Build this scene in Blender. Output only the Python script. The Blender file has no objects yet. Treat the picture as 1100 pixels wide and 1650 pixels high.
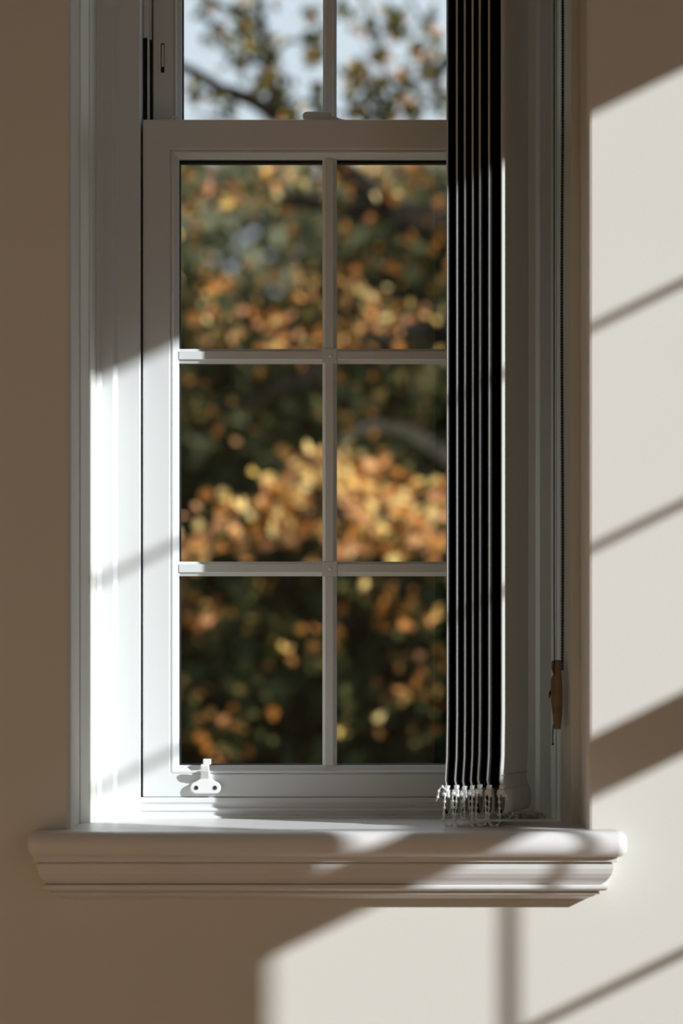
import bpy, bmesh, math, random
import numpy as np
from mathutils import Vector, Matrix

random.seed(7)
rng = np.random.default_rng(11)
SC = bpy.context.scene
COL = SC.collection

# ------------------------------------------------------------------ camera, sky, sun, exposure
CAM_Y = -3.4            # metres in front of the plaster face (y = 0)
S0 = 0.742e-3           # metres per photo pixel on the plaster face
cam = bpy.data.cameras.new('camera')
cam.sensor_fit = 'HORIZONTAL'
cam.sensor_width = 24.0
cam.lens = 24.0 * 3.4 / (1100 * S0)
HORIZON = 1050          # photo row of the eye level (vertical lens shift keeps the uprights parallel)
cam.shift_y = (HORIZON - 825) / 1100
cam.clip_start = 0.05
cam.clip_end = 300
cam.dof.use_dof = True
cam.dof.focus_distance = 3.59
cam.dof.aperture_fstop = 3.3
cam_o = bpy.data.objects.new('camera', cam)
COL.objects.link(cam_o)
cam_o.location = (0, CAM_Y, 0)
cam_o.rotation_euler = (math.pi / 2, 0, 0)
SC.camera = cam_o

SC.view_settings.view_transform = 'Standard'
SC.view_settings.look = 'None'
SC.view_settings.exposure = 0.0
SC.view_settings.gamma = 1.0
SC.view_settings.use_curve_mapping = False

world = bpy.data.worlds.new('sky')
SC.world = world
world.use_nodes = True
wn, wl = world.node_tree.nodes, world.node_tree.links
bg = wn['Background']
bg.inputs['Strength'].default_value = 1.0
tc = wn.new('ShaderNodeTexCoord')
nz = wn.new('ShaderNodeTexNoise')
nz.inputs['Scale'].default_value = 3.0
nz.inputs['Detail'].default_value = 4
cr = wn.new('ShaderNodeValToRGB')
cr.color_ramp.elements[0].position = 0.35
cr.color_ramp.elements[0].color = (0.74, 0.85, 0.96, 1)
cr.color_ramp.elements[1].position = 0.7
cr.color_ramp.elements[1].color = (0.93, 0.97, 1.0, 1)
wl.new(tc.outputs['Generated'], nz.inputs['Vector'])
wl.new(nz.outputs['Fac'], cr.inputs['Fac'])
wl.new(cr.outputs['Color'], bg.inputs['Color'])

SUN_K, SUN_M = 1.63, 0.49        # sideways run per metre towards the wall; drop per metre of sideways run
to_sun = Vector((SUN_K, -1.0, SUN_K * SUN_M)).normalized()
sun = bpy.data.lights.new('sun', 'SUN')
sun.energy = 6.3
sun.angle = math.radians(0.53)
sun.color = (0.97, 1.0, 1.05)
sun_o = bpy.data.objects.new('sun', sun)
COL.objects.link(sun_o)
sun_o.rotation_euler = to_sun.to_track_quat('Z', 'Y').to_euler()
sun_o.location = (6, -6, 5)

# ------------------------------------------------------------------ helpers
def sc_at(y):
    return S0 * (y - CAM_Y) / 3.4
def PX(px, y):
    return (px - 550) * sc_at(y)
def PZ(py, y):
    return (HORIZON - py) * sc_at(y)
def W(px, py, d):                  # point at distance d from the camera plane
    y = d + CAM_Y
    return Vector((PX(px, y), y, PZ(py, y)))

class MB:
    def __init__(s):
        s.v, s.f = [], []
    def add(s, vs, fs):
        b = len(s.v)
        s.v += [tuple(p) for p in vs]
        s.f += [tuple(b + i for i in f) for f in fs]
        return s
    def box(s, x0, x1, y0, y1, z0, z1):
        return s.add([(x0, y0, z0), (x1, y0, z0), (x1, y1, z0), (x0, y1, z0), (x0, y0, z1), (x1, y0, z1), (x1, y1, z1), (x0, y1, z1)],
                     [(0, 3, 2, 1), (4, 5, 6, 7), (0, 1, 5, 4), (1, 2, 6, 5), (2, 3, 7, 6), (3, 0, 4, 7)])
    def prism(s, pts, a0, a1, axis='z'):
        """closed polygon pts swept along an axis from a0 to a1; z: pts are (x,y); x: pts are (y,z); y: pts are (x,z)"""
        n = len(pts)
        def mk(p, a):
            return {'z': (p[0], p[1], a), 'x': (a, p[0], p[1]), 'y': (p[0], a, p[1])}[axis]
        vs = [mk(p, a0) for p in pts] + [mk(p, a1) for p in pts]
        fs = [tuple(range(n - 1, -1, -1)), tuple(range(n, 2 * n))]
        fs += [(i, (i + 1) % n, n + (i + 1) % n, n + i) for i in range(n)]
        return s.add(vs, fs)
    def tube(s, pts, radii, seg=8, caps=True):
        pts = [Vector(p) for p in pts]
        if not isinstance(radii, (list, tuple)):
            radii = [radii] * len(pts)
        rings = []
        up = None
        for i, p in enumerate(pts):
            t = (pts[min(i + 1, len(pts) - 1)] - pts[max(i - 1, 0)]).normalized()
            if up is None:
                up = Vector((0, 0, 1)) if abs(t.z) < .9 else Vector((1, 0, 0))
            a = t.cross(up).normalized()
            b = a.cross(t).normalized()
            up = b
            rings.append([p + (a * math.cos(2 * math.pi * k / seg) + b * math.sin(2 * math.pi * k / seg)) * radii[i] for k in range(seg)])
        vs = [q for r in rings for q in r]
        fs = []
        for i in range(len(pts) - 1):
            for k in range(seg):
                fs.append((i * seg + k, i * seg + (k + 1) % seg, (i + 1) * seg + (k + 1) % seg, (i + 1) * seg + k))
        if caps:
            fs.append(tuple(range(seg - 1, -1, -1)))
            fs.append(tuple((len(pts) - 1) * seg + k for k in range(seg)))
        return s.add(vs, fs)
    def ball(s, c, r, seg=8, rows=5, sq=(1, 1, 1)):
        vs, fs = [], []
        vs.append((c[0], c[1], c[2] + r * sq[2]))
        for i in range(1, rows):
            th = math.pi * i / rows
            for k in range(seg):
                ph = 2 * math.pi * k / seg
                vs.append((c[0] + r * sq[0] * math.sin(th) * math.cos(ph), c[1] + r * sq[1] * math.sin(th) * math.sin(ph), c[2] + r * sq[2] * math.cos(th)))
        vs.append((c[0], c[1], c[2] - r * sq[2]))
        for k in range(seg):
            fs.append((0, 1 + k, 1 + (k + 1) % seg))
            L = 1 + (rows - 2) * seg
            fs.append((len(vs) - 1, L + (k + 1) % seg, L + k))
        for i in range(rows - 2):
            for k in range(seg):
                a = 1 + i * seg
                fs.append((a + k, a + seg + k, a + seg + (k + 1) % seg, a + (k + 1) % seg))
        return s.add(vs, fs)
    def lathe(s, prof, c=(0, 0, 0), seg=20, sx=1, sy=1):
        """prof: (r, z) from bottom to top"""
        vs, fs = [], []
        for r, z in prof:
            for k in range(seg):
                ph = 2 * math.pi * k / seg
                vs.append((c[0] + r * sx * math.cos(ph), c[1] + r * sy * math.sin(ph), c[2] + z))
        for i in range(len(prof) - 1):
            for k in range(seg):
                fs.append((i * seg + k, i * seg + (k + 1) % seg, (i + 1) * seg + (k + 1) % seg, (i + 1) * seg + k))
        fs.append(tuple(range(seg - 1, -1, -1)))
        fs.append(tuple((len(prof) - 1) * seg + k for k in range(seg)))
        return s.add(vs, fs)
    def build(s, name, mat, parent=None, bevel=0, seg=2, smooth=False, loc=None):
        me = bpy.data.meshes.new(name)
        me.from_pydata(s.v, [], s.f)
        bm = bmesh.new()
        bm.from_mesh(me)
        bmesh.ops.recalc_face_normals(bm, faces=bm.faces)
        bm.to_mesh(me)
        bm.free()
        me.materials.append(mat)
        if smooth:
            me.polygons.foreach_set('use_smooth', [True] * len(me.polygons))
        o = bpy.data.objects.new(name, me)
        COL.objects.link(o)
        if parent:
            o.parent = parent
        if loc:
            o.location = loc
        if bevel:
            m = o.modifiers.new('bevel', 'BEVEL')
            m.width = bevel
            m.segments = seg
            m.limit_method = 'ANGLE'
            m.angle_limit = math.radians(40)
            m.harden_normals = False
        return o

def tag(o, label=None, cat=None, group=None, kind=None):
    for k, v in (('label', label), ('category', cat), ('group', group), ('kind', kind)):
        if v:
            o[k] = v
    return o
def empty(name, loc=(0, 0, 0), rz=0):
    o = bpy.data.objects.new(name, None)
    o.empty_display_size = 0.05
    COL.objects.link(o)
    o.location = loc
    o.rotation_euler = (0, 0, rz)
    return o

# ------------------------------------------------------------------ materials
def principled(name, col, rough=.5, spec=.5, bump=0, bscale=200, var=0, vscale=6, metallic=0, coat=0):
    m = bpy.data.materials.new(name)
    m.use_nodes = True
    nt = m.node_tree
    p = nt.nodes['Principled BSDF']
    p.inputs['Base Color'].default_value = (*col, 1)
    p.inputs['Roughness'].default_value = rough
    p.inputs['Specular IOR Level'].default_value = spec
    p.inputs['Metallic'].default_value = metallic
    p.inputs['Coat Weight'].default_value = coat
    t = nt.nodes.new('ShaderNodeTexCoord')
    if var:
        n = nt.nodes.new('ShaderNodeTexNoise')
        n.inputs['Scale'].default_value = vscale
        n.inputs['Detail'].default_value = 5
        r = nt.nodes.new('ShaderNodeValToRGB')
        r.color_ramp.elements[0].position = .3
        r.color_ramp.elements[0].color = (*[c * (1 - var) for c in col], 1)
        r.color_ramp.elements[1].position = .7
        r.color_ramp.elements[1].color = (*[min(1, c * (1 + var)) for c in col], 1)
        nt.links.new(t.outputs['Object'], n.inputs['Vector'])
        nt.links.new(n.outputs['Fac'], r.inputs['Fac'])
        nt.links.new(r.outputs['Color'], p.inputs['Base Color'])
    if bump:
        n = nt.nodes.new('ShaderNodeTexNoise')
        n.inputs['Scale'].default_value = bscale
        n.inputs['Detail'].default_value = 3
        b = nt.nodes.new('ShaderNodeBump')
        b.inputs['Strength'].default_value = bump
        b.inputs['Distance'].default_value = .002
        nt.links.new(t.outputs['Object'], n.inputs['Vector'])
        nt.links.new(n.outputs['Fac'], b.inputs['Height'])
        nt.links.new(b.outputs['Normal'], p.inputs['Normal'])
    return m

M = {}
M['wall'] = principled('cream_wall_paint', (.735, .702, .640), .9, .08, bump=.045, bscale=260, var=.015, vscale=3)
M['side_wall'] = principled('warm_wall_paint', (.66, .47, .30), .8, .2, bump=.1, bscale=130)
M['far_wall'] = principled('brown_wall_paint', (.70, .56, .42), .8, .2)
M['ceiling'] = principled('ceiling_paint', (.30, .25, .20), .85, .2)
M['upvc'] = principled('white_window_plastic', (.735, .745, .74), .32, .5)
M['casing'] = principled('cream_gloss_paint', (.76, .745, .67), .4, .4, bump=.08, bscale=60)
M['sill'] = principled('white_gloss_paint', (.78, .755, .735), .33, .5, bump=.12, bscale=35, var=.02, vscale=12)
M['gasket'] = principled('black_rubber_gasket', (.008, .009, .01), .6, .3)
M['track'] = principled('dark_balance_track', (.012, .013, .015), .6, .3)
M['hardware'] = principled('white_plastic_hardware', (.78, .78, .77), .4, .5)
M['clear'] = principled('pale_translucent_plastic', (.82, .82, .80), .25, .5)
M['steel'] = principled('steel_screw', (.32, .36, .37), .35, .5, metallic=1)
M['chain'] = principled('black_chain_plastic', (.006, .006, .007), .35, .5)
M['cord'] = principled('dark_cord', (.05, .04, .03), .8, .2)
M['wood_pull'] = principled('brown_wooden_pull', (.22, .14, .075), .5, .4, var=.2, vscale=60)
M['sealant'] = principled('old_sealant', (.52, .51, .46), .7, .3, bump=.5, bscale=120, var=.15, vscale=90)
M['bark'] = principled('tree_bark', (.013, .010, .008), .9, .1, bump=.5, bscale=30, var=.3, vscale=10)
M['pale_bark'] = principled('pale_branch_bark', (.20, .18, .145), .9, .1, bump=.5, bscale=30, var=.3, vscale=10)
M['lawn'] = principled('lawn', (.07, .10, .03), .95, .1, var=.3, vscale=4)

def wood_floor():
    m = principled('oak_floor', (.36, .19, .085), .4, .4)
    nt = m.node_tree
    p = nt.nodes['Principled BSDF']
    t = nt.nodes.new('ShaderNodeTexCoord')
    mp = nt.nodes.new('ShaderNodeMapping')
    mp.inputs['Scale'].default_value = (12, 1.2, 1)
    n = nt.nodes.new('ShaderNodeTexNoise')
    n.inputs['Scale'].default_value = 3
    r = nt.nodes.new('ShaderNodeValToRGB')
    r.color_ramp.elements[0].color = (.50, .32, .18, 1)
    r.color_ramp.elements[1].color = (.66, .45, .27, 1)
    nt.links.new(t.outputs['Object'], mp.inputs['Vector'])
    nt.links.new(mp.outputs['Vector'], n.inputs['Vector'])
    nt.links.new(n.outputs['Fac'], r.inputs['Fac'])
    nt.links.new(r.outputs['Color'], p.inputs['Base Color'])
    return m
M['floor'] = wood_floor()

def glass_mat():
    m = bpy.data.materials.new('window_glass')
    m.use_nodes = True
    nt = m.node_tree
    nt.nodes.clear()
    out = nt.nodes.new('ShaderNodeOutputMaterial')
    mix = nt.nodes.new('ShaderNodeMixShader')
    tr = nt.nodes.new('ShaderNodeBsdfTransparent')
    tr.inputs['Color'].default_value = (.95, .965, .96, 1)
    gl = nt.nodes.new('ShaderNodeBsdfGlossy')
    gl.inputs['Roughness'].default_value = 0.0
    lw = nt.nodes.new('ShaderNodeLayerWeight')
    lw.inputs['Blend'].default_value = .5
    pw = nt.nodes.new('ShaderNodeMath'); pw.operation = 'POWER'; pw.inputs[1].default_value = 5
    mu = nt.nodes.new('ShaderNodeMath'); mu.operation = 'MULTIPLY_ADD'
    mu.inputs[1].default_value = .95; mu.inputs[2].default_value = .04
    nt.links.new(lw.outputs['Facing'], pw.inputs[0])
    nt.links.new(pw.outputs[0], mu.inputs[0])
    nt.links.new(mu.outputs[0], mix.inputs[0])
    nt.links.new(tr.outputs[0], mix.inputs[1])
    nt.links.new(gl.outputs[0], mix.inputs[2])
    nt.links.new(mix.outputs[0], out.inputs[0])
    return m
M['glass'] = glass_mat()

def fabric(name, col, rough=.8, transl=0.0):
    m = bpy.data.materials.new(name)
    m.use_nodes = True
    nt = m.node_tree
    p = nt.nodes['Principled BSDF']
    p.inputs['Base Color'].default_value = (*col, 1)
    p.inputs['Roughness'].default_value = rough
    p.inputs['Specular IOR Level'].default_value = .2
    t = nt.nodes.new('ShaderNodeTexCoord')
    w1 = nt.nodes.new('ShaderNodeTexWave'); w1.inputs['Scale'].default_value = 500
    w1.bands_direction = 'Z'
    b = nt.nodes.new('ShaderNodeBump'); b.inputs['Strength'].default_value = .15; b.inputs['Distance'].default_value = .0005
    nt.links.new(t.outputs['Object'], w1.inputs['Vector'])
    nt.links.new(w1.outputs['Fac'], b.inputs['Height'])
    nt.links.new(b.outputs['Normal'], p.inputs['Normal'])
    return m
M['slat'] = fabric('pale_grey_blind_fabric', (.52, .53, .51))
M['slat_black'] = fabric('black_backing_and_gap_shade', (.012, .012, .014))  # dark backing, also used to paint the shade between bunched slats
M['weight'] = principled('grey_bottom_weight', (.30, .29, .27), .6, .3)

def leaf_mat(name, stops, transl=.3):
    m = bpy.data.materials.new(name)
    m.use_nodes = True
    nt = m.node_tree
    nt.nodes.clear()
    out = nt.nodes.new('ShaderNodeOutputMaterial')
    at = nt.nodes.new('ShaderNodeAttribute'); at.attribute_name = 'tint'
    r = nt.nodes.new('ShaderNodeValToRGB')
    el = r.color_ramp.elements
    el[0].position, el[0].color = stops[0][0], (*stops[0][1], 1)
    el[1].position, el[1].color = stops[-1][0], (*stops[-1][1], 1)
    for p, c in stops[1:-1]:
        e = el.new(p); e.color = (*c, 1)
    d = nt.nodes.new('ShaderNodeBsdfDiffuse')
    tl = nt.nodes.new('ShaderNodeBsdfTranslucent')
    mx = nt.nodes.new('ShaderNodeMixShader'); mx.inputs[0].default_value = transl
    nt.links.new(at.outputs['Fac'], r.inputs['Fac'])
    nt.links.new(r.outputs['Color'], d.inputs['Color'])
    nt.links.new(r.outputs['Color'], tl.inputs['Color'])
    nt.links.new(d.outputs[0], mx.inputs[1])
    nt.links.new(tl.outputs[0], mx.inputs[2])
    nt.links.new(mx.outputs[0], out.inputs[0])
    return m
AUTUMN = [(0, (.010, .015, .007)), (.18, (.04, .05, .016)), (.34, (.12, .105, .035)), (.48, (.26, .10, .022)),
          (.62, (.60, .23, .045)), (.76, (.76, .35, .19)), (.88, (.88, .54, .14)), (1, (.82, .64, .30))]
M['autumn'] = leaf_mat('autumn_leaves', AUTUMN)
M['dark_leaf'] = leaf_mat('dark_evergreen_leaves', [(0, (.004, .007, .004)), (.6, (.012, .018, .008)), (1, (.035, .045, .018))], .1)
M['mid_leaf'] = leaf_mat('evergreen_leaves', [(0, (.006, .009, .005)), (.6, (.028, .034, .015)), (1, (.10, .10, .05))], .15)
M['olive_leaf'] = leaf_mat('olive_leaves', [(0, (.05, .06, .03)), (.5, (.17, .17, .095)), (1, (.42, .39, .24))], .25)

# ------------------------------------------------------------------ room shell
WALL_T = .335
ROOM_X0, ROOM_X1 = -1.5, 1.595
ROOM_Y0 = -4.7
FLOOR_Z, CEIL_Z = -1.13, 1.95
WIN_X = (531 - 550) * sc_at(.235)          # window centre on the photographed wall
HALF = .3085                               # half width of the plaster opening
OPEN_Z0, OPEN_Z1 = -.25, 1.55
GD_Y0, GD_Y1, GD_TOP = -4.55, -2.55, 1.75     # tall glazed doors, out of view, added to the side wall for fill light
W2_S, W2_DZ, W2_XS = 1.0175, -.050, 1.105
W2_Y = -.995                               # centre of the second window, on the side wall

def wall_with_openings(name, mat, a0, a1, z0, z1, openings, place, bevel=.006):
    """a: along the wall; openings (a0,a1,z0,z1); place(a, t, z) -> world, t = depth into the wall"""
    As = sorted({a0, a1, *[o[0] for o in openings], *[o[1] for o in openings]})
    Zs = sorted({z0, z1, *[o[2] for o in openings], *[o[3] for o in openings]})
    def hole(i, j):
        if i < 0 or j < 0 or i >= len(As) - 1 or j >= len(Zs) - 1:
            return None
        ca, cz = (As[i] + As[i + 1]) / 2, (Zs[j] + Zs[j + 1]) / 2
        return any(o[0] < ca < o[1] and o[2] < cz < o[3] for o in openings)
    vid, vs, fs = {}, [], []
    def v(i, j, k):
        if (i, j, k) not in vid:
            vid[(i, j, k)] = len(vs)
            vs.append(place(As[i], (0, WALL_T)[k], Zs[j]))
        return vid[(i, j, k)]
    for i in range(len(As) - 1):
        for j in range(len(Zs) - 1):
            if hole(i, j):
                continue
            fs.append((v(i, j, 0), v(i + 1, j, 0), v(i + 1, j + 1, 0), v(i, j + 1, 0)))
            fs.append((v(i, j, 1), v(i, j + 1, 1), v(i + 1, j + 1, 1), v(i + 1, j, 1)))
            for di, dj, e in ((-1, 0, ((i, j), (i, j + 1))), (1, 0, ((i + 1, j), (i + 1, j + 1))),
                              (0, -1, ((i, j), (i + 1, j))), (0, 1, ((i, j + 1), (i + 1, j + 1)))):
                h = hole(i + di, j + dj)
                if h is None or h:
                    (p, q), (r, t) = e
                    fs.append((v(p, q, 0), v(r, t, 0), v(r, t, 1), v(p, q, 1)))
    mb = MB(); mb.add(vs, fs)
    o = mb.build(name, mat, bevel=bevel, seg=3)
    return tag(o, kind='structure')

wall_with_openings('wall_back', M['wall'], ROOM_X0 - WALL_T, ROOM_X1 + WALL_T, FLOOR_Z, CEIL_Z,
                   [(WIN_X - HALF, WIN_X + HALF, OPEN_Z0, OPEN_Z1)], lambda a, t, z: (a, t, z))
wall_with_openings('wall_right', M['side_wall'], ROOM_Y0, 0, FLOOR_Z, CEIL_Z,
                   [(W2_Y - HALF * W2_XS, W2_Y + HALF * W2_XS, OPEN_Z0 * W2_S + W2_DZ, OPEN_Z1 * W2_S + W2_DZ),
                    (GD_Y0, GD_Y1, FLOOR_Z + .005, GD_TOP)], lambda a, t, z: (ROOM_X1 + t, a, z))
wall_with_openings('wall_left', M['side_wall'], ROOM_Y0, 0, FLOOR_Z, CEIL_Z, [], lambda a, t, z: (ROOM_X0 - t, a, z))
wall_with_openings('wall_front', M['far_wall'], ROOM_X0 - WALL_T, ROOM_X1 + WALL_T, FLOOR_Z, CEIL_Z,
                   [], lambda a, t, z: (a, ROOM_Y0 - t, z))
tag(MB().box(ROOM_X0 - WALL_T, ROOM_X1 + WALL_T, ROOM_Y0 - WALL_T, WALL_T, FLOOR_Z - .25, FLOOR_Z).build('floor', M['floor']), kind='structure')
tag(MB().box(ROOM_X0 - WALL_T, ROOM_X1 + WALL_T, ROOM_Y0 - WALL_T, WALL_T, CEIL_Z, CEIL_Z + .3).build('ceiling', M['ceiling']), kind='structure')
tag(MB().box(-40, 60, .6, 70, -3.9, -3.7).build('ground', M['lawn']), kind='structure')

# ------------------------------------------------------------------ sash windows
# local frame of a window: x along the wall from its centre, y depth from the room face of the wall, z up
WD = .023                    # the photographed window sits this much deeper than the drawing depths below
WF = 1 + WD / 3.61           # and is that much larger
def U(px, y):
    return PX(px, y) - WIN_X
LS_Z0, LS_Z1 = PZ(1284, .21), PZ(193, .21)         # lower sash
LG_Z0, LG_Z1 = PZ(1233, .22), PZ(257, .22)         # its glass
GH = .1915                                          # half width of the glass
US_Z0, US_Z1 = LS_Z1 - .033, 1.511
UG_Z0, UG_Z1 = LS_Z1 - .008, 1.446
HEAD_Z = 1.516
FR_Z0 = -.225

def jamb_profile():
    p = [(-HALF, .1845), (-.2930, .1845), (-.2922, .1852), (-.2880, .1925), (-.2872, .1930), (-.2738, .1930), (-.2730, .1936), (-.2690, .2000), (-.2680, .2005),
         (-.2405, .2005), (-.2395, .2015), (-.2395, .262), (-.2285, .262), (-.2285, .302), (-.2160, .302), (-.2160, .332), (-HALF, .332)]
    return p

def ring(mb, hx, z0, z1, ix, iz0, iz1, y0, y1):
    """a flat rectangular frame from outer (hx,z0,z1) to inner (ix,iz0,iz1)"""
    mb.box(-hx, -ix, y0, y1, z0, z1); mb.box(ix, hx, y0, y1, z0, z1)
    mb.box(-ix, ix, y0, y1, iz1, z1); mb.box(-ix, ix, y0, y1, z0, iz0)
    return mb

def sash_members(root, name, hx, z0, z1, ix, iz0, iz1, y0, y1, yg):
    """the four members of a sash, mitred glazing beads, gasket; returns the sash part"""
    zc = (z0 + z1) / 2
    outer = [(-hx, z0), (hx, z0), (hx, z1), (-hx, z1)]
    b = .0105
    mid = [(-ix - b, iz0 - b), (ix + b, iz0 - b), (ix + b, iz1 + b), (-ix - b, iz1 + b)]
    # one sash frame: front, outer sides, back, inner sides
    mb = MB()
    vs = [(x, y0, z) for x, z in outer] + [(x, y0, z) for x, z in mid] + [(x, y1, z) for x, z in outer] + [(x, y1, z) for x, z in mid]
    fs = []
    for i in range(4):
        j = (i + 1) % 4
        fs += [(i, j, 4 + j, 4 + i), (8 + i, 12 + i, 12 + j, 8 + j), (i, 8 + i, 8 + j, j), (4 + i, 4 + j, 12 + j, 12 + i)]
    mb.add(vs, fs)
    sash = mb.build(name, M['upvc'], root, bevel=.0016, seg=2)
    # glazing bead: stepped profile round the glass, (offset from glass edge, y)
    prof = [(b, y0 + .0025), (b - .002, y0 + .001), (b - .0035, y0 + .001), (b - .0042, y0 + .0045), (.0015, y0 + .0085), (0, y0 + .010), (0, yg), (b, yg)]
    mb = MB()
    n = len(prof)
    vs = []
    for o, y in prof:
        vs += [(-ix - o, y, iz0 - o), (ix + o, y, iz0 - o), (ix + o, y, iz1 + o), (-ix - o, y, iz1 + o)]
    fs = []
    for q in range(n):
        r = (q + 1) % n
        for i in range(4):
            j = (i + 1) % 4
            fs.append((q * 4 + i, q * 4 + j, r * 4 + j, r * 4 + i))
    mb.add(vs, fs)
    mb.build('glazing_bead', M['upvc'], sash)
    g = MB()
    ring(g, ix, iz0, iz1, ix - .0016, iz0 + .0012, iz1 - .0036, yg - .002, yg + .012)
    g.build('gasket', M['gasket'], sash)
    return sash

def bar_profile(w, y0, y1):
    """front-moulded glazing bar across its width (t, y)"""
    return [(-w, y1), (-w, y0 + .0045), (-w + .0032, y0 + .0030), (-w + .0036, y0), (w - .0050, y0), (w - .0040, y0 + .0022), (w, y0 + .0042), (w, y1)]

def make_window(name, loc, rz, zscale=1.0, detail=True, xscale=1.0):
    root = empty(name, loc, rz)
    root.scale = (xscale, 1, zscale)
    tag(root, kind='structure')
    up = M['upvc']
    bw = 1.0 if detail else .6          # the side window has slimmer glazing bars
    # jambs
    MB().prism(jamb_profile(), FR_Z0, HEAD_Z + .03, 'z').build('jamb', up, root, bevel=.0006, seg=2)
    MB().prism([(-x - (.008 if -.3 < x < -.26 else 0), y) for x, y in jamb_profile()][::-1], FR_Z0, HEAD_Z + .03, 'z').build('jamb', up, root, bevel=.0006, seg=2)
    rs = .008                           # the right-hand mouldings stand a little nearer the sash
    cs = [(-HALF, .088), (-.3050, .088), (-.2968, .1085), (-.2950, .1105), (-.2943, .1843), (-HALF, .1843)]
    MB().prism(cs, FR_Z0, HEAD_Z + .03, 'z').build('casing', M['casing'], root, bevel=.0008, seg=2)
    MB().prism([(-x - (rs if x > -.308 else 0), y) for x, y in cs][::-1], FR_Z0, HEAD_Z + .03, 'z').build('casing', M['casing'], root, bevel=.0008, seg=2)
    MB().box(-.2943, .2943, .2, .332, HEAD_Z, HEAD_Z + .034).build('frame_head', up, root, bevel=.001)
    # ribbed plastic frame sill under the lower sash
    z = LS_Z0
    prof = [(.2075, z - .0004), (.206, z - .0012), (.206, z - .0068), (.2085, z - .009), (.2085, z - .0125), (.2045, z - .0148), (.2045, z - .0172), (.207, z - .0190), (.207, z - .0225),
            (.2025, z - .0245), (.2025, z - .0275), (.197, z - .0300), (.197, z - .036), (.332, z - .036), (.332, z - .0004)]
    MB().prism(prof, -.2395, .2395, 'x').build('frame_sill', up, root, bevel=.0005)
    # dark balance tracks beside the upper sash with their covers
    zt = PZ(58, .235)
    for s in (-1, 1):
        a = lambda q: s * q
        def bx(u0, u1, *r):
            return MB().box(min(s * u0, s * u1), max(s * u0, s * u1), *r)
        tr = bx(.2394, .2287, .2585, .2618, LS_Z0, zt + .002).build('balance_track', M['track'], root)
        bx(.2337, .2312, .2450, .2583, LS_Z0, zt).build('track_lip', up, tr, bevel=.0004)
        bx(.2394, .2338, .2485, .2583, LS_Z0, zt).build('track_brush', M['track'], tr)
        cv = MB().prism([(a(.2394), .2440), (a(.2372), .2425), (a(.2322), .2425), (a(.2315), .2440), (a(.2315), .2560), (a(.2288), .2560), (a(.2288), .2610), (a(.2394), .2610)],
                        zt, HEAD_Z, 'z').build('track_cover', up, root, bevel=.0006)
    # upper sash (outer track)
    us = sash_members(root, 'upper_sash', .2270, US_Z0, US_Z1, .1905, UG_Z0, UG_Z1, .2560, .2990, .276)
    p = bar_profile(.0088 * bw, .2755 - .0115 * bw, .2755)
    MB().prism(p, UG_Z0, UG_Z1, 'z').build('muntin', up, us)
    hu = (UG_Z1 - UG_Z0) / 3
    for k in (1, 2):
        zc = UG_Z0 + hu * k
        for s in (-1, 1):
            MB().prism([(y, zc - t) for t, y in p], min(s * .0088, s * .1905), max(s * .0088, s * .1905), 'x').build('muntin', up, us)
    for k in range(3):
        for s in (-1, 1):
            MB().box(min(0, s * .1904), max(0, s * .1904), .276, .280, UG_Z0 + hu * k, UG_Z0 + hu * (k + 1)).build('pane', M['glass'], us)
    # lower sash (inner track)
    ls = sash_members(root, 'lower_sash', .2370, LS_Z0, LS_Z1, GH, LG_Z0, LG_Z1, .2080, .2530, .229)
    p = bar_profile(.0092 * bw, .2285 - .0125 * bw, .2285)
    z1, z2 = PZ(573.5, .217), PZ(916.5, .217)
    hub = .0098 * bw
    for za, zb in ((LG_Z0, z2 - hub), (z2 + hub, z1 - hub), (z1 + hub, LG_Z1)):
        MB().prism(p, za, zb, 'z').build('muntin', up, ls)
    for zc in (z1, z2):
        for s in (-1, 1):
            MB().prism([(y, zc - t) for t, y in p], min(s * hub, s * GH), max(s * hub, s * GH), 'x').build('muntin', up, ls)
        cap = MB().box(-hub + .0002, hub - .0002, .2283 - .0125 * bw, .2285, zc - hub + .0002, zc + hub - .0002).build('joint_cap', up, ls, bevel=.0007)
        if detail:
            pm = MB().lathe([(.0012, 0), (.0022, .0002), (.0022, .0008), (.0010, .0014)], seg=10).build('joint_pin', M['clear'], ls, loc=(0.001, .2150, zc))
            pm.rotation_euler = (math.pi / 2, 0, 0)
            pm.location.y = .2156
    zs = [LG_Z0, z2, z1, LG_Z1]
    for k in range(3):
        for s in (-1, 1):
            MB().box(min(0, s * GH), max(0, s * GH), .229, .233, zs[k], zs[k + 1]).build('pane', M['glass'], ls)
    return root, ls, us

win1, lsash, usash = make_window('window_1', (WIN_X * WF, WD, 0), 0, WF, xscale=WF)
win2, _, _ = make_window('window_2', (ROOM_X1, W2_Y, W2_DZ), -math.pi / 2, W2_S, detail=False, xscale=W2_XS)

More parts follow.
